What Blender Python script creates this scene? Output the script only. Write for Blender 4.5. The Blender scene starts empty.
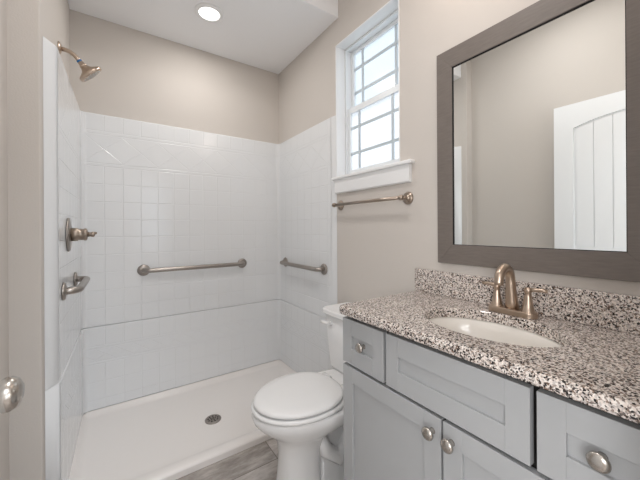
import bpy, bmesh, math, random
from mathutils import Vector, Matrix
C = bpy.context.scene
COL = C.collection
R = math.radians
PI = math.pi

# ------------------------------------------------------------------ camera
cam_d = bpy.data.cameras.new('camera')
cam = bpy.data.objects.new('camera', cam_d); COL.objects.link(cam)
cam_d.sensor_width = 36.0
cam_d.lens = 302.0 / 640.0 * 36.0
cam_d.shift_y = -0.0177
cam_d.clip_start = 0.02
YAW, ROLL = 34.2, 0.35
cam.matrix_world = (Matrix.Translation((0, 0, 1.15)) @ Matrix.Rotation(R(-YAW), 4, 'Z')
                    @ Matrix.Rotation(R(90), 4, 'X') @ Matrix.Rotation(R(-ROLL), 4, 'Z'))
C.camera = cam

# ------------------------------------------------------------------ world, exposure
w = bpy.data.worlds.new('world'); C.world = w; w.use_nodes = True
wn = w.node_tree; bg = wn.nodes['Background']
bg.inputs['Color'].default_value = (0.90, 0.96, 1.0, 1); bg.inputs['Strength'].default_value = 1.9
C.view_settings.view_transform = 'Standard'
C.view_settings.look = 'None'
C.view_settings.exposure = 0.04
C.view_settings.gamma = 1.0
C.cycles.use_denoising = True
C.cycles.max_bounces = 10
C.cycles.diffuse_bounces = 6
C.cycles.sample_clamp_indirect = 4.0

def area(name, loc, size, power, color=(1, 1, 1), rot=(0, 0, 0), sy=None, shape='RECTANGLE', spread=180):
    l = bpy.data.lights.new(name, 'AREA'); l.energy = power; l.color = color; l.shape = shape
    l.size = size; l.size_y = sy or size; l.spread = R(spread)
    o = bpy.data.objects.new(name, l); o.location = loc; o.rotation_euler = rot; COL.objects.link(o)
    return o
# fill panel added in the bedroom behind the camera, no fixture
area('bedroom_fill', (0.4, -1.5, 2.68), 1.2, 30, (0.84, 0.92, 1.0))
# fill panel added at an unseen left bedroom window, shining through the open doorway
area('bedroom_left_fill', (-1.685, -1.45, 1.45), 1.3, 54, (0.98, 0.99, 1.0), (0, R(-90), 0), 1.5)

# two more fill panels, added as window light at bedroom rear and right
area('bedroom_rear_fill', (1.05, -2.77, 1.40), 1.2, 13, (0.66, 0.84, 1.0), (R(90), 0, 0), 1.4)
area('bedroom_right_fill', (1.97, -1.6, 1.40), 1.2, 27, (1.0, 0.96, 0.92), (0, R(90), 0), 1.2)

# ------------------------------------------------------------------ materials
def srgb(r, g, b):
    f = lambda c: (c / 255) / 12.92 if c / 255 <= 0.04045 else (((c / 255) + 0.055) / 1.055) ** 2.4
    return (f(r), f(g), f(b), 1)
class NT:
    def __init__(s, name):
        s.m = bpy.data.materials.new(name); s.m.use_nodes = True
        s.t = s.m.node_tree; s.n = s.t.nodes; s.b = s.n['Principled BSDF']
    def node(s, typ, **kw):
        n = s.n.new(typ)
        for k, v in kw.items():
            setattr(n, k, v)
        return n
    def put(s, sock, v):
        if isinstance(v, (int, float)): sock.default_value = v
        elif isinstance(v, (tuple, list)): sock.default_value = v
        else: s.t.links.new(v, sock)
    def math(s, op, a, b=None, c=None, clamp=False):
        n = s.node('ShaderNodeMath', operation=op, use_clamp=clamp)
        s.put(n.inputs[0], a)
        if b is not None: s.put(n.inputs[1], b)
        if c is not None: s.put(n.inputs[2], c)
        return n.outputs[0]
    def coord(s):
        return s.node('ShaderNodeTexCoord').outputs['Object']
    def xyz(s, v):
        n = s.node('ShaderNodeSeparateXYZ'); s.put(n.inputs[0], v); return n.outputs
    def noise(s, vec, scale, detail=2, rough=0.5, out='Fac'):
        n = s.node('ShaderNodeTexNoise'); s.put(n.inputs['Vector'], vec)
        n.inputs['Scale'].default_value = scale; n.inputs['Detail'].default_value = detail
        n.inputs['Roughness'].default_value = rough
        return n.outputs[out]
    def ramp(s, fac, stops, interp='LINEAR'):
        n = s.node('ShaderNodeValToRGB'); n.color_ramp.interpolation = interp
        e = n.color_ramp.elements
        while len(e) < len(stops): e.new(0.5)
        for i, (p, c) in enumerate(stops): e[i].position = p; e[i].color = c
        s.put(n.inputs[0], fac); return n.outputs[0]
    def mix(s, fac, a, b, blend='MIX'):
        n = s.node('ShaderNodeMix', data_type='RGBA', blend_type=blend)
        s.put(n.inputs[0], fac); s.put(n.inputs[6], a); s.put(n.inputs[7], b); return n.outputs[2]
    def bump(s, h, strength=0.3, dist=0.002):
        n = s.node('ShaderNodeBump'); n.inputs['Strength'].default_value = strength
        n.inputs['Distance'].default_value = dist
        s.put(n.inputs['Height'], h); s.put(s.b.inputs['Normal'], n.outputs[0])
    def set(s, **kw):
        for k, v in kw.items(): s.put(s.b.inputs[k.replace('_', ' ')], v)
        return s.m

def plain(name, col, rough=0.5, metal=0.0, noise_amt=0.04, nscale=60, **kw):
    t = NT(name)
    f = t.noise(t.coord(), nscale, 2)
    lo = tuple(c * (1 - noise_amt) for c in col[:3]) + (1,)
    t.set(Base_Color=t.mix(f, lo, col), Roughness=rough, Metallic=metal, **kw)
    return t.m

M = {}
def paint(name, col, bump=0.25):
    t = NT(name); co = t.coord()
    h = t.noise(co, 170, 3, 0.55)
    t.set(Base_Color=col, Roughness=0.75); t.bump(h, bump, 0.002); return t.m
M['wall'] = paint('greige_orange_peel_paint', srgb(206, 200, 194))
M['ceiling'] = paint('white_ceiling_paint', srgb(246, 247, 249), 0.15)
M['trim'] = plain('white_trim_enamel', srgb(238, 239, 240), 0.35, noise_amt=0.01)
M['door'] = plain('white_door_enamel', srgb(240, 242, 244), 0.4, noise_amt=0.01)
M['vinyl'] = plain('white_window_vinyl', srgb(236, 240, 243), 0.35, noise_amt=0.01)
M['muntin'] = plain('shaded_white_muntin', srgb(196, 206, 213), 0.4, noise_amt=0.01)  # white vinyl, greyed to stand for its dimness against bright glass
M['porcelain'] = plain('white_porcelain', srgb(240, 240, 240), 0.08, noise_amt=0.005)
M['basin'] = plain('biscuit_white_porcelain', srgb(240, 236, 230), 0.12, noise_amt=0.005)
M['seat'] = plain('white_seat_plastic', srgb(238, 238, 238), 0.22, noise_amt=0.005)
M['pan'] = plain('white_acrylic_pan', srgb(240, 236, 233), 0.25, noise_amt=0.01)
M['cabinet'] = plain('grey_cabinet_enamel', srgb(176, 178, 180), 0.42, noise_amt=0.03, nscale=8)
M['dark'] = plain('dark_interior', srgb(28, 27, 26), 0.9)
M['gap'] = plain('shade_dark_face_frame', srgb(62, 60, 58), 0.7)  # frame colour darkened to stand in for shade in the gaps
M['rubber'] = plain('white_rubber', srgb(220, 220, 218), 0.6)
M['blue'] = plain('blue_thread_tape', srgb(40, 110, 170), 0.5)
M['bulb'] = plain('white_opal_glass', srgb(250, 246, 240), 0.3)

def metal(name, col, rough, aniso=0.0):
    t = NT(name); co = t.coord(); x, y, z = t.xyz(co)
    f = t.noise(co, 40, 2)
    lo = tuple(c * 0.98 for c in col[:3]) + (1,)
    t.set(Base_Color=t.mix(f, lo, col), Roughness=t.math('MULTIPLY_ADD', f, 0.02, rough - 0.01), Metallic=1.0)
    return t.m
M['nickel'] = metal('brushed_nickel', srgb(164, 151, 139), 0.28)
M['bronze_nickel'] = metal('champagne_nickel', srgb(190, 172, 156), 0.33)
M['steel'] = metal('brushed_stainless', srgb(164, 157, 151), 0.3)
M['satin'] = metal('satin_nickel', srgb(190, 184, 177), 0.26)

# moulded tile-look acrylic: grooves are relief (bump) only
def tile_material():
    t = NT('moulded_tile_acrylic'); co = t.coord(); x, y, z = t.xyz(co)
    nrm = t.node('ShaderNodeNewGeometry').outputs['Normal']; nx, ny, nz = t.xyz(nrm)
    side = t.math('GREATER_THAN', t.math('ABSOLUTE', nx), 0.7)
    uy = t.math('ADD', y, 0.02)
    u = t.math('ADD', t.math('MULTIPLY', side, uy), t.math('MULTIPLY', t.math('SUBTRACT', 1.0, side), x))
    W = 0.0032
    def groove(dist, wd=W):
        n = t.node('ShaderNodeMapRange', interpolation_type='SMOOTHSTEP')
        t.put(n.inputs[0], dist); n.inputs[1].default_value = 0.0; n.inputs[2].default_value = wd
        return n.outputs[0]
    def periodic(c, off, per):
        return t.math('PINGPONG', t.math('SUBTRACT', c, off), per / 2)
    def band(a, b):
        return t.math('MULTIPLY', t.math('GREATER_THAN', z, a), t.math('LESS_THAN', z, b))
    def masked(m, g):      # 1 outside the mask
        return t.math('SUBTRACT', 1.0, t.math('MULTIPLY', m, t.math('SUBTRACT', 1.0, g)))
    hs = []
    col = groove(periodic(u, -0.052, 0.0975))
    hs.append(masked(band(-1, 0.336), col)); hs.append(masked(band(0.446, 0.556), col))
    hs.append(masked(band(0.567, 1.540), col)); hs.append(masked(band(1.757, 1.853), col))
    hs.append(masked(band(0.60, 1.548), groove(periodic(z, 1.540, 0.1085))))
    hs.append(masked(band(0.05, 0.34), groove(periodic(z, 0.336, 0.1085))))
    for zz in (1.560, 1.737, 1.757, 0.352, 0.430, 0.446):
        hs.append(groove(t.math('ABSOLUTE', t.math('SUBTRACT', z, zz))))
    def frieze(z0, z1, per):
        zc = (z0 + z1) / 2
        m = band(z0, z1); dz = t.math('SUBTRACT', z, zc)
        dz = t.math('MULTIPLY', dz, per / (2 * (z1 - z0)) * 2)
        for sgn in ('ADD', 'SUBTRACT'):
            s1 = t.math(sgn, t.math('ADD', u, 0.052), dz)
            hs.append(masked(m, groove(t.math('PINGPONG', s1, per / 2), 0.0042)))
    frieze(1.568, 1.729, 0.195)
    frieze(0.358, 0.424, 0.0975)
    h = hs[0]
    for k in hs[1:]: h = t.math('MINIMUM', h, k)
    h = masked(t.math('GREATER_THAN', y, 1.552), h)
    wav = t.noise(co, 7, 1)
    h2 = t.math('ADD', h, t.math('MULTIPLY', wav, 0.12))
    t.set(Base_Color=srgb(231, 233, 235), Roughness=0.16, Specular_IOR_Level=0.5)
    t.bump(h2, 0.5, 0.003)
    return t.m
M['tile'] = tile_material()
M['flange'] = plain('white_acrylic_flange', srgb(226, 229, 231), 0.2, noise_amt=0.01)

def granite():
    t = NT('speckled_granite'); co = t.coord()
    def vor(scale, off):
        mp = t.node('ShaderNodeMapping'); t.put(mp.inputs[0], co); mp.inputs['Location'].default_value = off
        nz = t.noise(mp.outputs[0], 160, 2, 0.6, 'Color')
        ad = t.node('ShaderNodeMix', data_type='VECTOR'); ad.inputs[0].default_value = 0.005
        t.put(ad.inputs[4], mp.outputs[0]); t.put(ad.inputs[5], nz)
        v = t.node('ShaderNodeTexVoronoi'); t.put(v.inputs['Vector'], ad.outputs[1]); v.inputs['Scale'].default_value = scale
        return t.xyz(v.outputs['Color'])[0]
    a = vor(330, (0, 0, 0)); b = vor(235, (3.1, 1.7, 0.4))
    ca = t.ramp(a, [(0, srgb(46, 43, 43)), (0.11, srgb(112, 102, 97)), (0.20, srgb(164, 150, 141)),
                    (0.36, srgb(200, 192, 187)), (0.60, srgb(228, 217, 209)), (0.84, srgb(238, 231, 225))], 'CONSTANT')
    cb = t.ramp(b, [(0, srgb(60, 56, 56)), (0.10, srgb(160, 144, 134)), (0.18, srgb(255, 255, 255))], 'CONSTANT')
    c = t.mix(1.0, ca, cb, 'MULTIPLY')
    t.set(Base_Color=c, Roughness=0.13, Coat_Weight=0.2)
    return t.m
M['granite'] = granite()

def planks():
    t = NT('grey_wood_look_plank_tile'); co = t.coord()
    mp = t.node('ShaderNodeMapping'); t.put(mp.inputs[0], co); mp.inputs['Location'].default_value = (-0.984 + 0.9 * 2, -1.375 + 0.15 * 20, 0)
    br = t.node('ShaderNodeTexBrick'); t.put(br.inputs['Vector'], mp.outputs[0])
    br.offset = 0.35; br.offset_frequency = 2
    br.inputs['Scale'].default_value = 1.0; br.inputs['Mortar Size'].default_value = 0.0022
    br.inputs['Mortar Smooth'].default_value = 0.1; br.inputs['Bias'].default_value = 0.0
    br.inputs['Brick Width'].default_value = 0.9; br.inputs['Row Height'].default_value = 0.15
    br.inputs['Color1'].default_value = (0, 0, 0, 1); br.inputs['Color2'].default_value = (1, 1, 1, 1)
    br.inputs['Mortar'].default_value = (0.5, 0.5, 0.5, 1)
    rnd = t.xyz(br.outputs['Color'])[0]
    x, y, z = t.xyz(co)
    cx = t.node('ShaderNodeCombineXYZ')
    t.put(cx.inputs[0], t.math('MULTIPLY', x, 0.28)); t.put(cx.inputs[1], y); t.put(cx.inputs[2], t.math('MULTIPLY', rnd, 7.0))
    g = t.noise(cx.outputs[0], 22, 6, 0.62); g2 = t.noise(cx.outputs[0], 90, 3, 0.6)
    f = t.math('ADD', t.math('MULTIPLY', g, 0.75), t.math('MULTIPLY', g2, 0.25))
    f = t.math('ADD', f, t.math('MULTIPLY', t.math('SUBTRACT', rnd, 0.5), 0.12))
    c = t.ramp(f, [(0.3, srgb(128, 120, 115)), (0.45, srgb(160, 153, 147)), (0.55, srgb(184, 177, 172)), (0.72, srgb(206, 200, 195))])
    c = t.mix(br.outputs['Fac'], c, srgb(120, 112, 105))
    t.set(Base_Color=c, Roughness=0.45)
    t.bump(t.math('SUBTRACT', 1.0, br.outputs['Fac']), 0.3, 0.001)
    return t.m
M['floor'] = planks()

def mirror_wood():
    t = NT('grey_brown_brushed_frame'); co = t.coord(); x, y, z = t.xyz(co)
    c = t.node('ShaderNodeCombineXYZ')
    t.put(c.inputs[0], x); t.put(c.inputs[1], t.math('MULTIPLY', y, 0.12)); t.put(c.inputs[2], z)
    f = t.noise(c.outputs[0], 180, 3, 0.6)
    t.set(Base_Color=t.mix(f, srgb(100, 92, 87), srgb(126, 118, 112)), Roughness=0.45)
    return t.m
M['frame'] = mirror_wood()
M['silver'] = NT('mirror_silver').set(Base_Color=(0.93, 0.95, 0.94, 1), Roughness=0.0, Metallic=1.0)

def pane_material(name, tint, amt):
    t = NT(name); co = t.coord()
    tr = t.node('ShaderNodeBsdfTransparent'); tl = t.node('ShaderNodeBsdfTranslucent')
    f = t.noise(co, 140, 3, 0.6)
    t.put(tl.inputs['Color'], t.mix(f, tuple(k * 0.8 for k in tint[:3]) + (1,), tint))
    t.put(tr.inputs['Color'], t.mix(f, tuple(k * 0.8 for k in tint[:3]) + (1,), tint))
    gl = t.node('ShaderNodeBsdfGlossy'); gl.inputs['Roughness'].default_value = 0.15
    m1 = t.node('ShaderNodeMixShader'); m1.inputs[0].default_value = amt
    t.put(m1.inputs[1], tr.outputs[0]); t.put(m1.inputs[2], tl.outputs[0])
    m2 = t.node('ShaderNodeMixShader'); m2.inputs[0].default_value = 0.06
    t.put(m2.inputs[1], m1.outputs[0]); t.put(m2.inputs[2], gl.outputs[0])
    t.put(t.n['Material Output'].inputs['Surface'], m2.outputs[0])
    return t.m
M['pane_up'] = pane_material('obscure_glass_upper', (0.86, 0.895, 0.92, 1), 0.75)
M['pane_low'] = pane_material('obscure_glass_lower', (0.97, 0.98, 1.0, 1), 0.7)

def emit(name, col, strength):
    t = NT(name); t.set(Base_Color=col, Emission_Color=col, Emission_Strength=strength); return t.m
M['lens'] = emit('lit_lens', (1.0, 0.97, 0.93, 1), 2.5)
M['shade'] = emit('lit_opal_shade', (1.0, 0.92, 0.83, 1), 1.6)

# ------------------------------------------------------------------ geometry helpers
class MB:
    def __init__(s): s.bm = bmesh.new()
    def quad(s, pts, smooth=False):
        f = s.bm.faces.new([s.bm.verts.new(p) for p in pts]); f.smooth = smooth; return s
    def box(s, a, b, mat=None):
        x0, y0, z0 = a; x1, y1, z1 = b
        P = [(x, y, z) for x in (x0, x1) for y in (y0, y1) for z in (z0, z1)]
        if mat is not None: P = [mat @ Vector(p) for p in P]
        v = [s.bm.verts.new(p) for p in P]
        for f in ((0, 1, 3, 2), (4, 6, 7, 5), (0, 4, 5, 1), (2, 3, 7, 6), (0, 2, 6, 4), (1, 5, 7, 3)):
            s.bm.faces.new([v[i] for i in f])
        return s
    def prism(s, pts, n):       # polygon extruded by vector n
        n = Vector(n); a = [s.bm.verts.new(p) for p in pts]; b = [s.bm.verts.new(Vector(p) + n) for p in pts]
        s.bm.faces.new(a[::-1]); s.bm.faces.new(b)
        k = len(a)
        for i in range(k): s.bm.faces.new([a[i], a[(i + 1) % k], b[(i + 1) % k], b[i]])
        return s
    def rings(s, rings, cap0=True, cap1=True, smooth=True, close=False):
        V = [[s.bm.verts.new(p) for p in r] for r in rings]; k = len(V[0])
        pairs = list(zip(V, V[1:])) + ([(V[-1], V[0])] if close else [])
        for A, B in pairs:
            for i in range(k):
                f = s.bm.faces.new([A[i], A[(i + 1) % k], B[(i + 1) % k], B[i]]); f.smooth = smooth
        if not close:
            if cap0: s.bm.faces.new(V[0][::-1])
            if cap1: s.bm.faces.new(V[-1])
        return s
    def lathe(s, prof, origin, axis, seg=32):      # prof: (radius, distance along axis)
        ax = Vector(axis).normalized(); o = Vector(origin)
        t = ax.orthogonal().normalized(); b = ax.cross(t)
        rr = []
        for r, d in prof:
            r = max(r, 1e-5)
            rr.append([o + ax * d + (t * math.cos(a) + b * math.sin(a)) * r for a in [2 * PI * i / seg for i in range(seg)]])
        return s.rings(rr)
    def cyl(s, a, b, r, seg=24, r2=None):
        a = Vector(a); b = Vector(b); L = (b - a).length
        return s.lathe([(r, 0), (r2 if r2 is not None else r, L)], a, b - a, seg)
    def tube(s, path, radii, seg=16):
        P = [Vector(p) for p in path]
        if isinstance(radii, (int, float)): radii = [radii] * len(P)
        rr = []; t = None
        for i, p in enumerate(P):
            d = (P[min(i + 1, len(P) - 1)] - P[max(i - 1, 0)]).normalized()
            t = d.orthogonal().normalized() if t is None else (t - d * t.dot(d)).normalized()
            b = d.cross(t)
            rr.append([p + (t * math.cos(a) + b * math.sin(a)) * radii[i] for a in [2 * PI * k / seg for k in range(seg)]])
        return s.rings(rr)
    def obj(s, name, mat, parent=None, bevel=0, bseg=2, kind=None, shade=True, sub=0):
        bmesh.ops.recalc_face_normals(s.bm, faces=s.bm.faces)
        me = bpy.data.meshes.new(name); s.bm.to_mesh(me); s.bm.free()
        me.materials.append(mat)
        o = bpy.data.objects.new(name, me); COL.objects.link(o)
        if parent is not None:
            o.parent = parent; o.matrix_parent_inverse = parent.matrix_world.inverted()
        if kind: o['kind'] = kind
        if bevel:
            m = o.modifiers.new('bevel', 'BEVEL'); m.width = bevel; m.segments = bseg; m.limit_method = 'ANGLE'; m.angle_limit = R(40)
            m.harden_normals = False
        if sub:
            m = o.modifiers.new('sub', 'SUBSURF'); m.levels = sub; m.render_levels = sub
        return o
def thing(name, label, cat, loc=(0, 0, 0), group=None):
    o = bpy.data.objects.new(name, None); COL.objects.link(o); o.location = loc
    o.empty_display_size = 0.05
    o.matrix_world = Matrix.Translation(loc)
    o['label'] = label; o['category'] = cat
    if group: o['group'] = group
    return o
def setting(name, mb, mat, parent=None, bevel=0):
    return mb.obj(name, mat, parent, bevel=bevel, kind='structure')
def arc(c, r, a0, a1, n, f):       # points on an arc, f maps (u,v) to 3D
    return [f(c[0] + r * math.cos(a0 + (a1 - a0) * i / n), c[1] + r * math.sin(a0 + (a1 - a0) * i / n)) for i in range(n + 1)]

# ------------------------------------------------------------------ the room
XR, YB, XL, XS = 1.15, 2.30, -0.297, -0.2145      # right wall, shower back wall, left wall, shower left wall
YS, YC = 1.43, 1.475                               # shower wing wall face, soffit front
ZC, ZS = 2.74, 2.453                               # main ceiling, dropped ceiling over the shower
YN = 0.03                                          # entrance wall face
WY0, WY1, WZ0, WZ1 = 0.995, 1.506, 1.455, 2.293      # window opening
T = 0.14
setting('floor', MB().box((XL - 0.3, -2.8, -0.06), (2.0, YB + T, 0.0)), M['floor'])
m = MB()
m.box((XR, -0.11, 0), (XR + T, YB + T, WZ0)); m.box((XR, -0.11, WZ1), (XR + T, YB + T, ZC))
m.box((XR, -0.11, WZ0), (XR + T, WY0, WZ1)); m.box((XR, WY1, WZ0), (XR + T, YB + T, WZ1))
setting('wall_right', m, M['wall'])
setting('wall_back', MB().box((XS - 0.3, YB, 0), (XR, YB + T, ZC)), M['wall'])
setting('wall_shower_left', MB().box((XS - 0.3, YS, 0), (XS, YB, ZC)), M['wall'], bevel=0.004)
setting('wall_left', MB().box((XL - T, -0.11, 0), (XL, YS, ZC)), M['wall'])
DX0, DX1 = -0.240, 0.56
m = MB()
m.box((DX1, -0.09, 0), (XR, YN, ZC)); m.box((XL, -0.09, 1.985), (DX1, YN, ZC)); m.box((XL, -0.09, 0), (DX0, YN, 1.985))
setting('wall_entrance', m, M['wall'])
setting('ceiling', MB().box((XL - T, -0.11, ZC), (XR + T, YB + T, ZC + 0.1)), M['ceiling'])
setting('ceiling_shower_soffit', MB().box((XS, YC, ZS), (XR, YB, ZC)), M['ceiling'], bevel=0.003)
# the bedroom the photographer stands against
BX0, BX1, BY0 = -1.7, 2.0, -2.8
m = MB(); m.box((BX0 - 0.1, BY0, 0), (BX0, -0.11, ZC)); setting('wall_bedroom_left', m, M['wall'])
m = MB(); m.box((BX1, BY0, 0), (BX1 + 0.1, -0.11, ZC)); setting('wall_bedroom_right', m, M['wall'])
m = MB(); m.box((BX0 - 0.1, BY0 - 0.1, 0), (BX1 + 0.1, BY0, ZC)); setting('wall_bedroom_rear', m, M['wall'])
m = MB(); m.box((BX0, -0.11, 0), (XL - T, -0.09, ZC)); m.box((XR + T, -0.11, 0), (BX1, -0.09, ZC)); setting('wall_bedroom_front', m, M['wall'])
w2 = bpy.data.objects.new('window_2', None); COL.objects.link(w2); w2['kind'] = 'structure'  # unseen window, made up to house the left fill panel
m = MB()
for a, b in (((-2.15, 0.75), (-2.08, 2.15)), ((-0.82, 0.75), (-0.75, 2.15))): m.box((BX0, a[0], a[1]), (BX0 + 0.02, b[0], b[1]))
for z0 in (0.72, 2.10): m.box((BX0, -2.15, z0), (BX0 + 0.02, -0.75, z0 + 0.07))
setting('window_casing', m, M['trim'], w2)
def casing(n, box3):  # unseen windows, added around the rear and right fill panels
    w_ = bpy.data.objects.new('window_%d' % n, None); COL.objects.link(w_); w_['kind'] = 'structure'
    m = MB()
    for a, b in box3: m.box(a, b)
    setting('window_casing', m, M['trim'], w_)
casing(3, [((0.38, BY0, 0.63), (0.45, BY0 + 0.02, 2.17)), ((1.65, BY0, 0.63), (1.72, BY0 + 0.02, 2.17)), ((0.45, BY0, 0.63), (1.65, BY0 + 0.02, 0.70)), ((0.45, BY0, 2.10), (1.65, BY0 + 0.02, 2.17))])
casing(4, [((BX1 - 0.02, -2.27, 0.73), (BX1, -2.20, 2.07)), ((BX1 - 0.02, -1.0, 0.73), (BX1, -0.93, 2.07)), ((BX1 - 0.02, -2.20, 0.73), (BX1, -1.0, 0.80)), ((BX1 - 0.02, -2.20, 2.00), (BX1, -1.0, 2.07))])
setting('ceiling_bedroom', MB().box((BX0 - 0.1, BY0 - 0.1, ZC), (BX1 + 0.1, -0.11, ZC + 0.1)), M['ceiling'])
setting('floor_bedroom', MB().box((BX0 - 0.1, BY0 - 0.1, -0.06), (XL - 0.3, -0.09, 0)), M['floor'])
# baseboards
setting('baseboard_right', MB().box((XR - 0.014, 0.90, 0), (XR, 1.495, 0.09)), M['trim'], bevel=0.003)
setting('baseboard_left', MB().box((XL, 0.04, 0), (XL + 0.012, YS, 0.09)), M['trim'], bevel=0.003)
setting('baseboard_shower_wing', MB().box((XL + 0.013, YS - 0.012, 0), (XS, YS, 0.09)), M['trim'], bevel=0.003)

# ------------------------------------------------------------------ window
XW = XR + 0.068
win = bpy.data.objects.new('window_1', None); COL.objects.link(win); win['kind'] = 'structure'
win.matrix_world = Matrix.Translation((XR, (WY0 + WY1) / 2, WZ0))
# jamb liner
m = MB()
m.box((XR - 0.001, WY1 - 0.006, WZ0), (XW, WY1 + 0.001, WZ1)); m.box((XR - 0.001, WY0 - 0.001, WZ0), (XW, WY0 + 0.006, WZ1))
m.box((XR - 0.001, WY0, WZ1 - 0.006), (XW, WY1, WZ1 + 0.001))
setting('window_jamb', m, M['trim'], win)
# vinyl frame, stepped
def ring(m, x0, x1, y0, y1, z0, z1, w, wb=None, wt=None):
    wb = w if wb is None else wb; wt = w if wt is None else wt
    m.box((x0, y0, z0), (x1, y0 + w, z1)); m.box((x0, y1 - w, z0), (x1, y1, z1))
    m.box((x0, y0 + w, z0), (x1, y1 - w, z0 + wb)); m.box((x0, y0 + w, z1 - wt), (x1, y1 - w, z1))
m = MB(); ring(m, XW, XW + 0.07, WY0 + 0.006, WY1 - 0.006, WZ0, WZ1 - 0.006, 0.012)
m.box((XW, WY0 + 0.018, WZ0 + 0.012), (XW + 0.02, WY1 - 0.018, WZ0 + 0.022))
setting('window_frame', m, M['vinyl'], win, bevel=0.002)
def sash(name, x0, z0, z1, pane_mat, rail_b, rail_t, wd, hz):
    y0, y1 = WY0 + 0.0185, WY1 - 0.0185
    m = MB(); ring(m, x0, x0 + 0.026, y0, y1, z0, z1, wd, rail_b, rail_t)
    s = setting(name, m, M['vinyl'], win, bevel=0.002)
    g0, g1, h0, h1 = y0 + wd, y1 - wd, z0 + rail_b, z1 - rail_t
    setting('window_pane', MB().box((x0 + 0.012, g0 - 0.003, h0 - 0.003), (x0 + 0.016, g1 + 0.003, h1 + 0.003)), pane_mat, s)
    mu = MB(); k = 0.0085
    for yy in (g0 + 0.078, g1 - 0.078): mu.box((x0 + 0.005, yy - k, h0), (x0 + 0.0115, yy + k, h1))
    for zz in hz: mu.box((x0 + 0.006, g0, zz - k), (x0 + 0.0112, g1, zz + k))
    setting('window_muntin', mu, M['muntin'], s)
    return s
sash('window_sash', XW + 0.010, WZ0 + 0.0225, 1.905, M['pane_low'], 0.038, 0.036, 0.026, (1.617, 1.776))
sash('window_sash', XW + 0.040, 1.868, WZ1 - 0.0185, M['pane_up'], 0.036, 0.022, 0.026, (2.005, 2.155))
m = MB(); m.box((XR - 0.032, 0.906, WZ0 - 0.005), (XR, 1.517, WZ0 + 0.012)); m.box((XR, WY0, WZ0 - 0.004), (XW, WY1, WZ0 + 0.012))
setting('window_sill', m, M['trim'], win, bevel=0.004)
m = MB()
prof = [(XR, 1.366), (XR - 0.014, 1.366), (XR - 0.018, 1.372), (XR - 0.018, 1.43), (XR - 0.022, 1.4495), (XR, 1.4495)]
m.prism([(x, 0.926, z) for x, z in prof], (0, 0.574, 0))
setting('window_apron', m, M['trim'], win)

# ------------------------------------------------------------------ bathroom door (open against the left wall)
dr = bpy.data.objects.new('door_1', None); COL.objects.link(dr); dr['kind'] = 'structure'
ang = math.atan2(0.030, 0.76)
D = Matrix.Translation((-0.228, 0.045, 0.012)) @ Matrix.Rotation(-ang, 4, 'Z')
dr.matrix_world = D
DW, DH, DT = 0.76, 1.945, 0.035
# local: x = normal (0 face, -DT back), y along the width, z up
m = MB(); f = lambda pts: m.prism([D @ Vector((-0.012, y, z)) for y, z in pts], (D.to_3x3() @ Vector((0.012, 0, 0))))
m.box((-DT, 0, 0), (-0.012, DW, DH), D)
st = 0.104
f([(0, 0), (st, 0), (st, DH), (0, DH)]); f([(DW - st, 0), (DW, 0), (DW, DH), (DW - st, DH)])
f([(st, 0), (DW - st, 0), (DW - st, 0.22), (st, 0.22)]); f([(st, 0.86), (DW - st, 0.86), (DW - st, 1.0), (st, 1.0)])
hw = (DW - 2 * st) / 2; rise = 0.05; rad = (hw * hw + rise * rise) / (2 * rise); zc = DH - 0.110 - rad
n = 16; prev = None
for i in range(n + 1):
    yy = st + 2 * hw * i / n; zz = zc + math.sqrt(rad * rad - (yy - DW / 2) ** 2)
    if prev: f([(prev[0], prev[1]), (yy, zz), (yy, DH), (prev[0], DH)])
    prev = (yy, zz)
setting('door_slab', m, M['door'], dr)
m = MB(); k = 6; pw = 2 * hw / k
for i in range(k):
    y0 = st + 0.012 + (2 * hw - 0.024) * i / k + 0.0025; y1 = st + 0.012 + (2 * hw - 0.024) * (i + 1) / k - 0.0025
    m.box((-0.0125, y0, 0.232), (-0.006, y1, 0.848), D)
    za = [zc + math.sqrt(rad * rad - (yy - DW / 2) ** 2) - 0.012 for yy in (y0, y1)]
    m.prism([D @ Vector((-0.0125, y, z)) for y, z in ((y0, 1.012), (y1, 1.012), (y1, za[1]), (y0, za[0]))], D.to_3x3() @ Vector((0.0065, 0, 0)))
setting('door_panel', m, M['door'], dr)
# knob
kc = D @ Vector((0, DW - 0.095, 0.866)); kx = (D.to_3x3() @ Vector((1, 0, 0)))
m = MB(); m.lathe([(0.0, 0), (0.032, 0), (0.032, 0.004), (0.027, 0.009), (0.013, 0.011), (0.011, 0.03), (0.014, 0.036), (0.022, 0.041), (0.0275, 0.05), (0.0275, 0.058), (0.023, 0.066), (0.014, 0.071), (0, 0.072)], kc, kx, 40)
setting('door_knob', m, M['satin'], dr)
# casing around the opening
m = MB(); m.box((XL + 0.001, YN, 0), (DX0, YN + 0.012, 2.04)); m.box((DX1, YN, 0), (DX1 + 0.06, YN + 0.015, 2.04)); m.box((DX0, YN, 1.985), (DX1, YN + 0.015, 2.045))
setting('trim_1', m, M['trim'], bevel=0.002)

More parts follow.
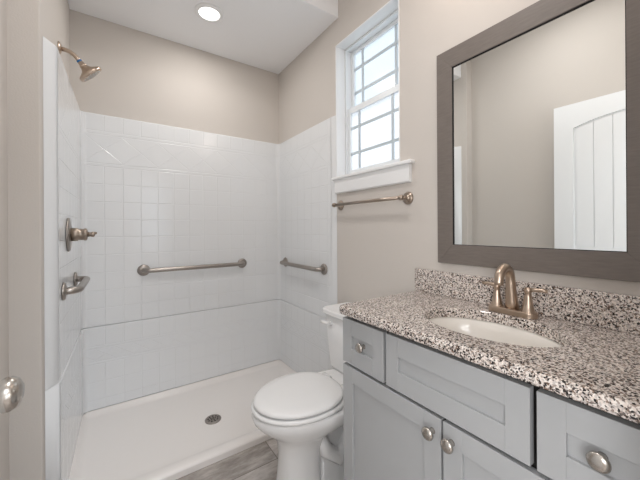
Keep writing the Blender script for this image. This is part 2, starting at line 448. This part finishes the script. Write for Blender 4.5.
# ------------------------------------------------------------------ shower
LB, LF = -0.165, -0.179      # surround inner face at left: back, front
XI, YI = 1.137, 2.282
def u_path(off, z, front=0.0):
    r = 0.03; P = []
    xr, yb, xlb, xlf = XI - off, YI - off, LB + off, LF + off
    P.append((xr, 1.548 + front)); P += [(xr, yb - r)]
    for i in range(1, 6): a = PI / 2 * i / 6; P.append((xr - r + r * math.cos(a), yb - r + r * math.sin(a)))
    P.append((xr - r, yb)); P.append((xlb + r, yb))
    for i in range(1, 6): a = PI / 2 * i / 6; P.append((xlb + r - r * math.sin(a), yb - r + r * math.cos(a)))
    P.append((xlb, yb - r)); P.append((xlf, 1.530 + front))
    return [(x, y, z) for x, y in P]
def panel(name, z0, z1, off, parent):
    m = MB(); bm = m.bm
    c = 0.006
    levels = [u_path(off - (c if z0 > 0.3 else 0), z0), u_path(off, z0 + c), u_path(off, z1 - c), u_path(off - c, z1)]
    V = [[bm.verts.new(p) for p in L] for L in levels]
    for A, B in zip(V, V[1:]):
        for i in range(len(A) - 1):
            ff = bm.faces.new([A[i], A[i + 1], B[i + 1], B[i]]); ff.smooth = True
    # outer path along the drywall (same count)
    g = 0.0008
    outs = []
    for z in (z0, z1):
        P = u_path(0, z); O = []
        for i, (x, y, zz) in enumerate(P):
            if i == 0: O.append((XR - g, 1.502, zz))
            elif i <= 1: O.append((XR - g, y, zz))
            elif i < 8: O.append((XR - g, YB - g, zz) if i > 4 else (XR - g, y, zz))
            elif i < len(P) - 4: O.append((XS + g, YB - g, zz) if i > 10 else (x, YB - g, zz))
            elif i < len(P) - 1: O.append((XS + g, y, zz))
            else: O.append((XS + g, 1.477, zz))
        outs.append([bm.verts.new(p) for p in O])
    for i in range(len(V[0]) - 1):
        bm.faces.new([V[0][i], outs[0][i], outs[0][i + 1], V[0][i + 1]])
        bm.faces.new([V[3][i], V[3][i + 1], outs[1][i + 1], outs[1][i]])
    for e in (0, -1):
        bm.faces.new([V[0][e], V[1][e], V[2][e], V[3][e], outs[1][e], outs[0][e]])
    o = m.obj(name, M['tile'], parent)
    wn_ = o.modifiers.new('weighted', 'WEIGHTED_NORMAL'); wn_.weight = 100; wn_.mode = 'FACE_AREA'
    return o
sur = thing('shower_surround', 'white moulded tile-look shower surround with a diamond border, lining three walls', 'shower surround', (0.48, YI, 0.04))
panel('upper_panel', 0.5625, 1.860, 0.0, sur)
panel('lower_panel', 0.0616, 0.5605, 0.003, sur)

# pan
pan_t = thing('shower_pan', 'low white acrylic shower pan with a round chrome drain', 'shower pan', (0.48, 1.85, 0.0))
m = MB(); bm = m.bm
x0, x1, y0, y1 = XS + 0.002, XR - 0.002, 1.524, YB - 0.002
DC = (0.476, 1.84)
xs = [x0 + (x1 - x0) * i / 40 for i in range(41)] + [LB + k * 0.009 for k in range(6)] + [XI - k * 0.009 for k in range(6)]; xs = sorted(set([round(v, 4) for v in xs]))
ys = [y0, y0 + 0.003, y0 + 0.012, y0 + 0.04, y0 + 0.055, y0 + 0.07, y0 + 0.085] + sorted([y0 + 0.11 + (y1 - y0 - 0.11) * i / 26 for i in range(27)] + [YI - k * 0.009 for k in range(6)])
def hz(x, y):
    edge = min(x - (LB + 0.0), XI - x, YI - y); lip = y - y0
    base = 0.022 + 0.014 * min(1, math.hypot(x - DC[0], y - DC[1]) / 0.7)
    if edge < 0.045:
        t = max(0, min(1, (0.045 - edge) / 0.045)); base += (0.0614 - base) * t ** 2
    if lip < 0.09:
        t = max(0, min(1, (0.09 - lip) / 0.05)); base += (0.040 - base) * (t * t * (3 - 2 * t))
    if lip < 0.003: base = 0.034 if lip > 0.001 else 0.028
    elif lip < 0.0125: base = 0.040
    return min(base, 0.0614)
G = [[bm.verts.new((x, y, hz(x, y))) for x in xs] for y in ys]
for a, b in zip(G, G[1:]):
    for i in range(len(xs) - 1):
        cxm = (xs[i] + xs[i + 1]) / 2
        ff = bm.faces.new([a[i], a[i + 1], b[i + 1], b[i]]); ff.smooth = True
bt = [[bm.verts.new((x, y, 0.0005)) for x in (xs[0], xs[-1])] for y in (y0, y1)]
bm.faces.new([bt[0][0], bt[0][1]] + G[0][::-1]); bm.faces.new([bt[1][1], bt[1][0]] + G[-1])
bm.faces.new([bt[1][0], bt[0][0]] + [r[0] for r in G]); bm.faces.new([bt[0][1], bt[1][1]] + [r[-1] for r in G[::-1]])
bm.faces.new([bt[0][0], bt[1][0], bt[1][1], bt[0][1]])
m.obj('pan', M['pan'], pan_t)
m = MB(); m.lathe([(0.0, 0.0225), (0.046, 0.0225), (0.046, 0.0265), (0.042, 0.0292), (0.038, 0.0285), (0.0, 0.0285)], (DC[0], DC[1], 0), (0, 0, 1), 40)
dn = m.obj('drain', M['steel'], pan_t)
m = MB()
for rr, nn, sz in ((0.0, 1, 0.004), (0.0125, 5, 0.0044), (0.0265, 9, 0.0050)):
    for i in range(nn):
        a = 2 * PI * i / nn; m.cyl((DC[0] + rr * math.cos(a), DC[1] + rr * math.sin(a), 0.0275), (DC[0] + rr * math.cos(a), DC[1] + rr * math.sin(a), 0.0289), sz, 10)
m.obj('drain_holes', M['dark'], dn)

def grab_bar(label, a, b, nrm, r=0.0145, stand=0.052, name='grab_bar'):
    a = Vector(a); b = Vector(b); nrm = Vector(nrm).normalized(); d = (b - a).normalized()
    t = thing(name, label, 'grab bar', a, 'stainless grab bars in the shower')
    rad = 0.034; P = [a + nrm * 0.004]
    for i in range(7):
        an = PI / 2 * i / 6; P.append(a + nrm * (stand - rad) + nrm * rad * math.sin(an) + d * rad * (1 - math.cos(an)))
    for i in range(6, -1, -1):
        an = PI / 2 * i / 6; P.append(b + nrm * (stand - rad) + nrm * rad * math.sin(an) - d * rad * (1 - math.cos(an)))
    P.append(b + nrm * 0.004)
    MB().tube(P, r, 20).obj('bar', M['steel'], t)
    for q in (a, b):
        MB().lathe([(0, 0.0006), (0.036, 0.0006), (0.037, 0.004), (0.034, 0.010), (0.019, 0.013), (0.0, 0.013)], q, nrm, 32).obj('flange', M['steel'], t)
grab_bar('long straight stainless grab bar across the tiled back wall of the shower', (0.155, YI, 0.886), (0.816, YI, 0.886), (0, -1, 0))
grab_bar('shorter stainless grab bar on the right shower wall, beside the towel bar', (XI, 2.165, 0.884), (XI, 1.625, 0.884), (-1, 0, 0))
wl = lambda y: LF + (LB - LF) * (y - 1.53) / (2.252 - 1.53)
grab_bar('small stainless grab bar seen end-on on the left wall under the shower valve', (wl(1.61), 1.61, 0.90), (wl(1.97), 1.97, 0.90), (1, 0, 0))

# valve
vy, vz = 1.765, 1.13; vx = wl(vy)
t = thing('shower_valve', 'round nickel shower valve with a lever handle on the left wall', 'shower valve', (vx, vy, vz))
MB().lathe([(0, 0.0005), (0.076, 0.0005), (0.077, 0.003), (0.072, 0.008), (0.045, 0.012), (0.0, 0.012)], (vx, vy, vz), (1, 0, 0), 40).obj('escutcheon', M['steel'], t)
MB().lathe([(0, 0.011), (0.03, 0.011), (0.03, 0.035), (0.026, 0.038), (0.026, 0.056), (0.028, 0.058), (0.028, 0.066), (0.022, 0.07), (0, 0.071)], (vx, vy, vz), (1, 0, 0), 32).obj('sleeve', M['nickel'], t)
MB().lathe([(0, 0.069), (0.012, 0.069), (0.010, 0.08), (0.012, 0.086), (0.013, 0.092), (0.007, 0.098), (0, 0.099)], (vx, vy, vz), (1, 0, 0), 24).obj('handle', M['nickel'], t)
MB().tube([(vx + 0.088, vy, vz), (vx + 0.094, vy + 0.002, vz - 0.01 + 0.015), (vx + 0.104, vy + 0.004, vz + 0.006)], [0.007, 0.007, 0.0055], 12).obj('lever', M['nickel'], t)

# shower head
sy_, sz_ = 1.858, 2.005
t = thing('wall_mounted_shower', 'nickel shower head on a curved arm, high on the left wall', 'shower head', (XS, sy_, sz_))
MB().lathe([(0, 0.0006), (0.030, 0.0006), (0.029, 0.004), (0.016, 0.011), (0.011, 0.012), (0, 0.012)], (XS, sy_, sz_), (1, 0, 0), 32).obj('wall_flange', M['bronze_nickel'], t)
A = [Vector((XS + 0.008, sy_, sz_)), Vector((XS + 0.028, sy_, sz_ - 0.001)), Vector((XS + 0.045, sy_, sz_ - 0.006)), Vector((XS + 0.058, sy_, sz_ - 0.015)), Vector((XS + 0.068, sy_, sz_ - 0.026)), Vector((XS + 0.078, sy_, sz_ - 0.039))]
MB().tube(A, 0.0095, 20).obj('shower_arm', M['bronze_nickel'], t)
d = (A[-1] - A[-2]).normalized()
MB().cyl(A[-1] - d * 0.004, A[-1] + d * 0.004, 0.0112, 20).obj('thread_tape', M['blue'], t)
nb = A[-1] + d * 0.004
hd = Vector((0.70, 0.16, -0.70)).normalized()
MB().lathe([(0.011, 0), (0.0125, 0.003), (0.0125, 0.012), (0.016, 0.016), (0.016, 0.022), (0.011, 0.028)], nb, d, 24).obj('swivel_ball', M['bronze_nickel'], t)
hb = nb + d * 0.024
h = MB().lathe([(0.014, -0.004), (0.018, 0.004), (0.026, 0.014), (0.050, 0.026), (0.056, 0.031), (0.056, 0.042), (0.052, 0.045), (0.0, 0.043)], hb, hd, 40).obj('shower_head', M['bronze_nickel'], t)
m = MB(); tt = hd.orthogonal().normalized(); bb = hd.cross(tt)
for rr, nn in ((0.012, 6), (0.026, 12), (0.040, 18)):
    for i in range(nn):
        a = 2 * PI * i / nn; q = hb + hd * 0.043 + (tt * math.cos(a) + bb * math.sin(a)) * rr
        m.cyl(q, q + hd * 0.004, 0.0032, 8)
m.obj('nozzles', M['rubber'], h)

# recessed ceiling light
lx, ly = 0.478, 1.875
t = thing('recessed_light', 'lit round recessed light in the dropped ceiling above the shower', 'ceiling light', (lx, ly, ZS))
MB().lathe([(0.060, 0.0), (0.082, -0.0006 - 0.0), (0.083, 0.003), (0.078, 0.007), (0.062, 0.009), (0.060, 0.003)], (lx, ly, ZS - 0.0005), (0, 0, -1), 40).obj('trim_ring', M['trim'], t)
MB().lathe([(0.0, 0.0005), (0.061, 0.0005), (0.060, 0.004), (0.0, 0.006)], (lx, ly, ZS - 0.0005), (0, 0, -1), 40).obj('lens', M['lens'], t)
area('recessed_lamp', (lx, ly, ZS - 0.012), 0.115, 3.6, (1.0, 0.965, 0.92), shape='DISK')

# ------------------------------------------------------------------ towel bar
t = thing('towel_bar', 'slim nickel towel bar on the wall under the window', 'towel bar', (XR, 1.2, 1.295))
bx = XR - 0.052
for yy in (0.947, 1.462):
    MB().lathe([(0, 0.0006), (0.030, 0.0006), (0.030, 0.004), (0.026, 0.008), (0.021, 0.009), (0.021, 0.013), (0.014, 0.017), (0.009, 0.022), (0.008, 0.040), (0.0, 0.041)], (XR, yy, 1.292), (-1, 0, 0), 32).obj('post', M['nickel'], t)
    MB().lathe([(0, -0.015), (0.007, -0.014), (0.0125, -0.008), (0.0135, 0), (0.0125, 0.008), (0.007, 0.014), (0, 0.015)], (bx, yy, 1.292), (0, 1, 0), 24).obj('finial', M['nickel'], t)
MB().cyl((bx, 0.955, 1.292), (bx, 1.454, 1.292), 0.0085, 20).obj('rail', M['nickel'], t)

# ------------------------------------------------------------------ mirror
MY0, MY1, MZ0, MZ1 = 0.137, 0.780, 1.004, 1.880; fw = 0.069; fz_ = 0.077; mt = 0.016
t = thing('mirror', 'rectangular wall mirror in a wide grey-brown frame above the vanity', 'mirror', (XR, (MY0 + MY1) / 2, MZ0))
m = MB()
o4 = [(MY0, MZ0), (MY1, MZ0), (MY1, MZ1), (MY0, MZ1)]; i4 = [(MY0 + fw, MZ0 + fz_), (MY1 - fw, MZ0 + fz_), (MY1 - fw, MZ1 - fz_), (MY0 + fw, MZ1 - fz_)]
for k in range(4):
    j = (k + 1) % 4
    m.prism([(XR - 0.0008, *o4[k]), (XR - 0.0008, *o4[j]), (XR - 0.0008, *i4[j]), (XR - 0.0008, *i4[k])], (-mt, 0, 0))
m.obj('frame', M['frame'], t, bevel=0.0012)
MB().box((XR - 0.010, MY0 + fw - 0.0005, MZ0 + fz_ - 0.0005), (XR - 0.006, MY1 - fw + 0.0005, MZ1 - fz_ + 0.0005)).obj('glass', M['silver'], t)
m = MB()
ring(m, XR - 0.0145, XR - 0.0101, MY0 + fw - 0.0004, MY1 - fw + 0.0004, MZ0 + fz_ - 0.0004, MZ1 - fz_ + 0.0004, 0.0025)
m.obj('inner_edge', M['dark'], t)

# ------------------------------------------------------------------ vanity
VY0, VY1, VX, VZ = 0.045, 0.883, 0.720, 0.836
t = thing('vanity_cabinet', 'grey shaker vanity cabinet with round knobs under the granite top', 'cabinet', (0.93, 0.46, 0))
m = MB()
def slab(a, b): m.box(a, b)
slab((VX, VY1 - 0.018, 0.0), (XR - 0.001, VY1, VZ)); slab((VX, VY0, 0.0), (XR - 0.001, VY0 + 0.018, VZ))
slab((XR - 0.013, VY0, 0.1), (XR - 0.001, VY1, VZ)); slab((VX + 0.02, VY0 + 0.018, 0.09), (XR - 0.013, VY1 - 0.018, 0.108))
slab((VX + 0.07, VY0 + 0.018, 0.0), (VX + 0.085, VY1 - 0.018, 0.09))
m.obj('carcass', M['cabinet'], t)
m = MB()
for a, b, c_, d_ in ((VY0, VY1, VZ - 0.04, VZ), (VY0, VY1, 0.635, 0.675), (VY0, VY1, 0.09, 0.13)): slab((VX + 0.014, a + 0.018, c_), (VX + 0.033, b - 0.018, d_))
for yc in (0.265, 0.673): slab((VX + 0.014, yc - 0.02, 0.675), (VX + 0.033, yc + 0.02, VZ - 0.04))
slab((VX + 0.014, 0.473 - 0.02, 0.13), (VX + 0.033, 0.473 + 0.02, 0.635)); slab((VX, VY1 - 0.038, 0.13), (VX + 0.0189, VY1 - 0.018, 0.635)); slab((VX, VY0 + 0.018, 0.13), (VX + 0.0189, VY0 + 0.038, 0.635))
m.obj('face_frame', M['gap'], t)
def shaker(name, y0, y1, z0, z1, st, rl, knob=None):
    m = MB(); xf = 0.700; xb = VX - 0.0005
    ring_y = [(y0, y0 + st), (y1 - st, y1)]
    for a, b in ring_y: m.box((xf, a, z0), (xb, b, z1))
    m.box((xf, y0 + st, z0), (xb, y1 - st, z0 + rl)); m.box((xf, y0 + st, z1 - rl), (xb, y1 - st, z1))
    m.box((xf + 0.008, y0 + st - 0.001, z0 + rl - 0.001), (xb - 0.002, y1 - st + 0.001, z1 - rl + 0.001))
    o = m.obj(name, M['cabinet'], t, bevel=0.0008, bseg=1)
    if knob:
        xk = xf if knob[2] else xf + 0.008
        MB().lathe([(0, 0), (0.0085, 0), (0.0075, 0.003), (0.006, 0.008), (0.0065, 0.013), (0.012, 0.016), (0.0165, 0.019), (0.017, 0.022), (0.015, 0.026), (0.008, 0.0285), (0, 0.029)], (xk, knob[0], knob[1]), (-1, 0, 0), 28).obj('knob', M['satin'], o)
DZ0, DZ1 = 0.660, 0.821
shaker('drawer', 0.679, VY1, DZ0, DZ1, 0.048, 0.058, (0.778, 0.742, False))
shaker('false_drawer_front', 0.271, 0.668, DZ0, DZ1, 0.048, 0.058)
shaker('drawer', VY0, 0.259, DZ0, DZ1, 0.048, 0.058, (0.162, 0.745, False))
shaker('door', 0.4765, VY1, 0.10, 0.650, 0.052, 0.054, (0.501, 0.608, True))
shaker('door', VY0, 0.4695, 0.10, 0.650, 0.052, 0.054, (0.445, 0.608, True))

# countertop with an oval cut-out
CX0, CX1, CY0, CY1, CZ = 0.680, XR - 0.001, 0.031, 0.897, 0.867
SCX, SCY, SA, SB = 0.905, 0.461, 0.135, 0.190     # sink centre, semi-axes x and y
ct = thing('countertop', 'speckled black and white granite countertop with low backsplash', 'countertop', (0.92, 0.46, CZ))
m = MB(); bm = m.bm
NS = 64
ctr = []
def outer(a):
    # ray from sink centre to the rounded rectangle
    dx, dy = math.cos(a), math.sin(a)
    tx = ((CX1 if dx > 0 else CX0) - SCX) / dx if abs(dx) > 1e-9 else 1e9
    ty = ((CY1 if dy > 0 else CY0) - SCY) / dy if abs(dy) > 1e-9 else 1e9
    tt_ = min(tx, ty); return [SCX + dx * tt_, SCY + dy * tt_]
angs = [2 * PI * i / NS for i in range(NS)]
corner = [math.atan2(y - SCY, x - SCX) % (2 * PI) for x in (CX0, CX1) for y in (CY0, CY1)]
# rounded far-left front corner
rc = 0.03
extra = []
for i in range(7):
    a = PI / 2 * i / 6; px_, py_ = CX0 + rc - rc * math.cos(a), CY1 - rc + rc * math.sin(a)
    extra.append((math.atan2(py_ - SCY, px_ - SCX) % (2 * PI), (px_, py_)))
cc = (CX0, CY1)
pts = {}
for a in angs:
    p = outer(a)
    if p[0] < CX0 + rc and p[1] > CY1 - rc: continue
    pts[a] = tuple(p)
for c_, (x, y) in zip(corner, [(x, y) for x in (CX0, CX1) for y in (CY0, CY1)]):
    if (x, y) != cc: pts[c_] = (x, y)
for a, p in extra: pts[a] = p
keys = sorted(pts)
def cut(a, k=1.0):
    dx, dy = math.cos(a), math.sin(a); r = 1 / math.sqrt((dx / SA) ** 2 + (dy / SB) ** 2) * k; return SCX + dx * r, SCY + dy * r
def out_in(p, e):       # inset towards the middle, only on the free (front and left) edges
    x, y = p
    dx = e if x < CX0 + rc else 0; dy = e if y > CY1 - rc else 0
    return x + (dx * max(0, min(1, (CX0 + rc - x) / rc))), y - (dy * max(0, min(1, (y - CY1 + rc) / rc)))
rings_ = []
th = 0.031; b_ = 0.009
rings_.append([(*cut(a), CZ - th) for a in keys])
rings_.append([(*cut(a), CZ - 0.003) for a in keys])
rings_.append([(*cut(a, 1.02), CZ) for a in keys])
rings_.append([(*out_in(pts[a], b_), CZ) for a in keys])
rings_.append([(*out_in(pts[a], b_ * 0.3), CZ - b_ * 0.3) for a in keys])
rings_.append([(*pts[a], CZ - b_) for a in keys])
rings_.append([(*pts[a], CZ - th + b_) for a in keys])
rings_.append([(*out_in(pts[a], b_ * 0.3), CZ - th + b_ * 0.3) for a in keys])
rings_.append([(*out_in(pts[a], b_), CZ - th) for a in keys])
m.rings(rings_, close=True, smooth=False)
m.obj('worktop', M['granite'], ct)
MB().box((XR - 0.021, CY0, CZ + 0.0003), (XR - 0.001, CY1, CZ + 0.100)).obj('backsplash', M['granite'], ct, bevel=0.002)

# sink
sk = thing('sink', 'white oval undermount sink set into the granite countertop', 'sink', (SCX, SCY, CZ - th))
m = MB(); rr = []
def el(kx, z): return [(SCX + SA * kx * math.cos(a), SCY + (SB + SA * (kx - 1)) * math.sin(a) if kx > 1 else SCY + SB * kx * math.sin(a), z) for a in angs]
zt = CZ - th - 0.0006
rr = [el(1.10, zt), el(1.03, zt), el(1.00, zt - 0.006), el(0.96, zt - 0.03), el(0.90, zt - 0.06), el(0.80, zt - 0.085), el(0.62, zt - 0.105), el(0.35, zt - 0.117), el(0.14, zt - 0.120), el(0.13, zt - 0.13),
      el(0.36, zt - 0.128), el(0.65, zt - 0.117), el(0.85, zt - 0.095), el(0.97, zt - 0.062), el(1.03, zt - 0.03), el(1.10, zt - 0.010)]
m.rings(rr, close=True)
m.obj('basin', M['basin'], sk)
MB().lathe([(0, 0), (0.022, 0), (0.022, 0.003), (0.016, 0.005), (0.0, 0.004)], (SCX, SCY, zt - 0.1205), (0, 0, 1), 24).obj('drain', M['nickel'], sk)

# faucet
fx, fy, fz = 1.076, 0.466, CZ + 0.0005
t = thing('faucet', 'two-handled champagne nickel faucet with a high arched spout behind the sink', 'faucet', (fx, fy, fz))
m = MB(); rr = []
for k, z in ((1.0, 0), (1.0, 0.014), (0.95, 0.018), (0.82, 0.019)):
    ring_ = []
    for i in range(40):
        a = 2 * PI * i / 40; ca, sa = math.cos(a), math.sin(a)
        ring_.append((fx + 0.026 * k * math.copysign(abs(ca) ** 0.8, ca), fy + (0.055 + 0.026 * k * abs(sa) ** 0.8) * math.copysign(1, sa) if abs(sa) > 1e-6 else fy + 0.0, fz + z))
    # stadium outline
    ring_ = []
    for i in range(21):
        a = -PI / 2 + PI * i / 20; ring_.append((fx + 0.025 * k * math.sin(a), fy + 0.048 + 0.025 * k * math.cos(a), fz + z))
    for i in range(21):
        a = PI / 2 + PI * i / 20; ring_.append((fx + 0.025 * k * math.sin(a), fy - 0.048 + 0.025 * k * math.cos(a), fz + z))
    rr.append(ring_)
m.rings(rr, smooth=False); m.obj('base_plate', M['bronze_nickel'], t, bevel=0.001)
m = MB()
P = [(fx + 0.002, fz + 0.014), (fx - 0.001, fz + 0.04), (fx - 0.006, fz + 0.075), (fx - 0.009, fz + 0.104)]
cx_, cz_, rx_ = fx - 0.048, fz + 0.112, 0.038
for i in range(13):
    a = PI * 1.0 * i / 12; P.append((cx_ + rx_ * math.cos(a), cz_ + 0.042 * math.sin(a)))
P.append((fx - 0.087, fz + 0.103))
rad_ = [0.021, 0.018, 0.0155, 0.0145] + [0.0138] * 11 + [0.013, 0.013, 0.0135]
m.tube([(x, fy, z) for x, z in P], rad_[:len(P)], 20); m.obj('spout', M['bronze_nickel'], t)
for s in (1, -1):
    yy = fy + s * 0.047
    hcone = MB().lathe([(0.0, 0.012), (0.021, 0.012), (0.0205, 0.018), (0.017, 0.024), (0.013, 0.045), (0.0095, 0.068), (0.0085, 0.076), (0.011, 0.080), (0.011, 0.088), (0.007, 0.093), (0, 0.094)], (fx, yy, fz), (0, 0, 1), 28).obj('handle', M['bronze_nickel'], t)
    MB().tube([(fx, yy, fz + 0.085), (fx + 0.002, yy + s * 0.018, fz + 0.088), (fx + 0.004, yy + s * 0.036, fz + 0.089), (fx + 0.005, yy + s * 0.050, fz + 0.088)], [0.0075, 0.006, 0.0055, 0.0065], 14).obj('lever', M['bronze_nickel'], hcone)
MB().tube([(fx + 0.018, fy, fz + 0.012), (fx + 0.018, fy, fz + 0.085)], 0.003, 10).obj('lift_rod', M['bronze_nickel'], t)

# ------------------------------------------------------------------ toilet
TY = 1.145
def tp(u, v, z): return (XR - u, TY + v, z)
def egg(u0, u1, hw, z, n=48, pr=2.0, pf=2.0, split=0.45):
    uc = u0 + (u1 - u0) * split; P = []
    for i in range(n):
        a = 2 * PI * i / n; c, s_ = math.cos(a), math.sin(a)
        L, p = (u1 - uc, pf) if c > 0 else (uc - u0, pr)
        P.append(tp(uc + L * math.copysign(abs(c) ** (2 / p), c), hw * math.copysign(abs(s_) ** (2 / p), s_), z))
    return P
tl = thing('toilet', 'white two-piece toilet with its lid closed, between shower and vanity', 'toilet', (XR - 0.35, TY, 0))
m = MB()
m.rings([egg(0.39, 0.600, 0.092, 0.0, pr=3, pf=2.6), egg(0.39, 0.602, 0.094, 0.012, pr=3, pf=2.6), egg(0.40, 0.592, 0.083, 0.035, pr=2.6, pf=2.5), egg(0.40, 0.584, 0.076, 0.12, pr=2.4, pf=2.4),
         egg(0.395, 0.580, 0.075, 0.20, pr=2.3, pf=2.3), egg(0.37, 0.588, 0.085, 0.255, pr=2.3, pf=2.2), egg(0.29, 0.612, 0.122, 0.295, pr=2.3, pf=2.1),
         egg(0.18, 0.658, 0.156, 0.33, pr=2.6, pf=2.1), egg(0.10, 0.688, 0.176, 0.362, pr=2.8, pf=2.05), egg(0.08, 0.697, 0.182, 0.385, pr=3, pf=2.05), egg(0.08, 0.692, 0.178, 0.397, pr=3, pf=2.05),
         egg(0.10, 0.675, 0.165, 0.401, pr=3, pf=2.05)])
m.rings([egg(0.12, 0.42, 0.112, 0.0, pr=3, pf=3), egg(0.12, 0.42, 0.112, 0.014, pr=3, pf=3), egg(0.13, 0.41, 0.095, 0.024, pr=3, pf=3), egg(0.14, 0.40, 0.045, 0.030, pr=3, pf=3), egg(0.15, 0.40, 0.040, 0.33, pr=3, pf=3)])
# trapway bulges on both sides
for s in (1, -1):
    m.tube([tp(0.42, s * 0.035, 0.27), tp(0.38, s * 0.045, 0.17), tp(0.32, s * 0.050, 0.12), tp(0.26, s * 0.050, 0.17), tp(0.21, s * 0.048, 0.25), tp(0.165, s * 0.045, 0.20), tp(0.16, s * 0.045, 0.02)],
           [0.02, 0.034, 0.038, 0.038, 0.038, 0.036, 0.034], 16)
m.obj('bowl', M['porcelain'], tl)
m = MB(); m.rings([egg(0.290, 0.690, 0.172, 0.4035, pr=2.4), egg(0.285, 0.697, 0.177, 0.409, pr=2.4), egg(0.285, 0.697, 0.177, 0.416, pr=2.4), egg(0.291, 0.689, 0.171, 0.421, pr=2.4)])
m.obj('seat', M['seat'], tl)
m = MB(); m.rings([egg(0.300, 0.682, 0.165, 0.4245, pr=2.3), egg(0.295, 0.688, 0.170, 0.429, pr=2.3), egg(0.297, 0.686, 0.168, 0.437, pr=2.3), egg(0.308, 0.675, 0.158, 0.442, pr=2.3), egg(0.335, 0.64, 0.13, 0.445, pr=2.3), egg(0.38, 0.56, 0.05, 0.4465)])
m.obj('lid', M['seat'], tl)
for s in (1, -1): MB().cyl(tp(0.288, s * 0.045, 0.418), tp(0.288, s * 0.100, 0.418), 0.014, 16).obj('hinge', M['seat'], tl)
def rrect(u0, u1, hw, z, r=0.035, n=6):
    P = []
    for cu, cv, a0 in ((u1 - r, hw - r, 0), (u0 + r, hw - r, 90), (u0 + r, -hw + r, 180), (u1 - r, -hw + r, 270)):
        for i in range(n + 1):
            a = R(a0 + 90 * i / n); P.append(tp(cu + r * math.cos(a), cv + r * math.sin(a), z))
    return P
m = MB(); m.rings([rrect(0.030, 0.185, 0.190, 0.402), rrect(0.024, 0.192, 0.200, 0.42), rrect(0.018, 0.200, 0.212, 0.55), rrect(0.014, 0.206, 0.218, 0.690)], smooth=True)
m.obj('tank', M['porcelain'], tl)
m = MB(); m.rings([rrect(0.010, 0.213, 0.224, 0.6905), rrect(0.004, 0.219, 0.230, 0.696), rrect(0.004, 0.219, 0.230, 0.714), rrect(0.009, 0.214, 0.225, 0.720)], smooth=False)
m.obj('tank_lid', M['porcelain'], tl)
m = MB(); m.cyl(tp(0.204, 0.150, 0.650), tp(0.216, 0.150, 0.650), 0.013, 20)
m.tube([tp(0.220, 0.142, 0.650), tp(0.223, 0.155, 0.650), tp(0.225, 0.185, 0.649), tp(0.225, 0.208, 0.648)], [0.009, 0.0095, 0.0085, 0.0095], 12)
m.obj('flush_lever', M['seat'], tl)
for s in (1, -1):
    MB().lathe([(0.013, 0), (0.013, 0.006), (0.009, 0.014), (0, 0.017)], tp(0.30, s * 0.112, 0.024), (0, 0, 1), 20).obj('bolt_cap', M['seat'], tl)

# ------------------------------------------------------------------ lamps of the room outside the frame
BO = 0.15     # how far the shades stand off the wall
t = thing('vanity_light', 'nickel wall light with three opal shades above the mirror', 'wall light', (XR, 0.46, 2.40))
MB().box((XR - 0.022, 0.20, 2.37), (XR - 0.0008, 0.72, 2.45)).obj('back_plate', M['nickel'], t, bevel=0.004)
for yy in (0.28, 0.46, 0.64):
    MB().tube([(XR - 0.02, yy, 2.41), (XR - BO + 0.03, yy, 2.415), (XR - BO, yy, 2.405), (XR - BO, yy, 2.385)], 0.007, 12).obj('arm', M['nickel'], t)
    MB().lathe([(0.0, 0.0), (0.022, 0.0), (0.034, 0.02), (0.044, 0.06), (0.048, 0.10), (0.045, 0.10), (0.0, 0.06)], (XR - BO, yy, 2.388), (0, 0, -1), 28).obj('shade', M['shade'], t)
    pl = bpy.data.lights.new('vanity_bulb', 'POINT'); pl.energy = 0.6; pl.color = (1.0, 0.86, 0.76); pl.shadow_soft_size = 0.035
    po = bpy.data.objects.new('vanity_bulb', pl); po.location = (XR - BO, yy, 2.26); COL.objects.link(po)
t = thing('added_ceiling_light', 'round white flush ceiling light, unseen, added to fill the room', 'ceiling light', (0.25, 0.70, ZC))  # unseen lamp, added as main room fill
MB().lathe([(0, 0.0006), (0.16, 0.0006), (0.16, 0.02), (0.15, 0.03), (0, 0.03)], (0.25, 0.70, ZC), (0, 0, -1), 40).obj('housing', M['trim'], t)
MB().lathe([(0, 0.0305), (0.145, 0.0305), (0.14, 0.05), (0.10, 0.065), (0, 0.07)], (0.25, 0.70, ZC), (0, 0, -1), 40).obj('diffuser', M['lens'], t)
area('added_ceiling_fill', (0.25, 0.70, ZC - 0.08), 0.26, 6.4, (1.0, 0.97, 0.95), shape='DISK')
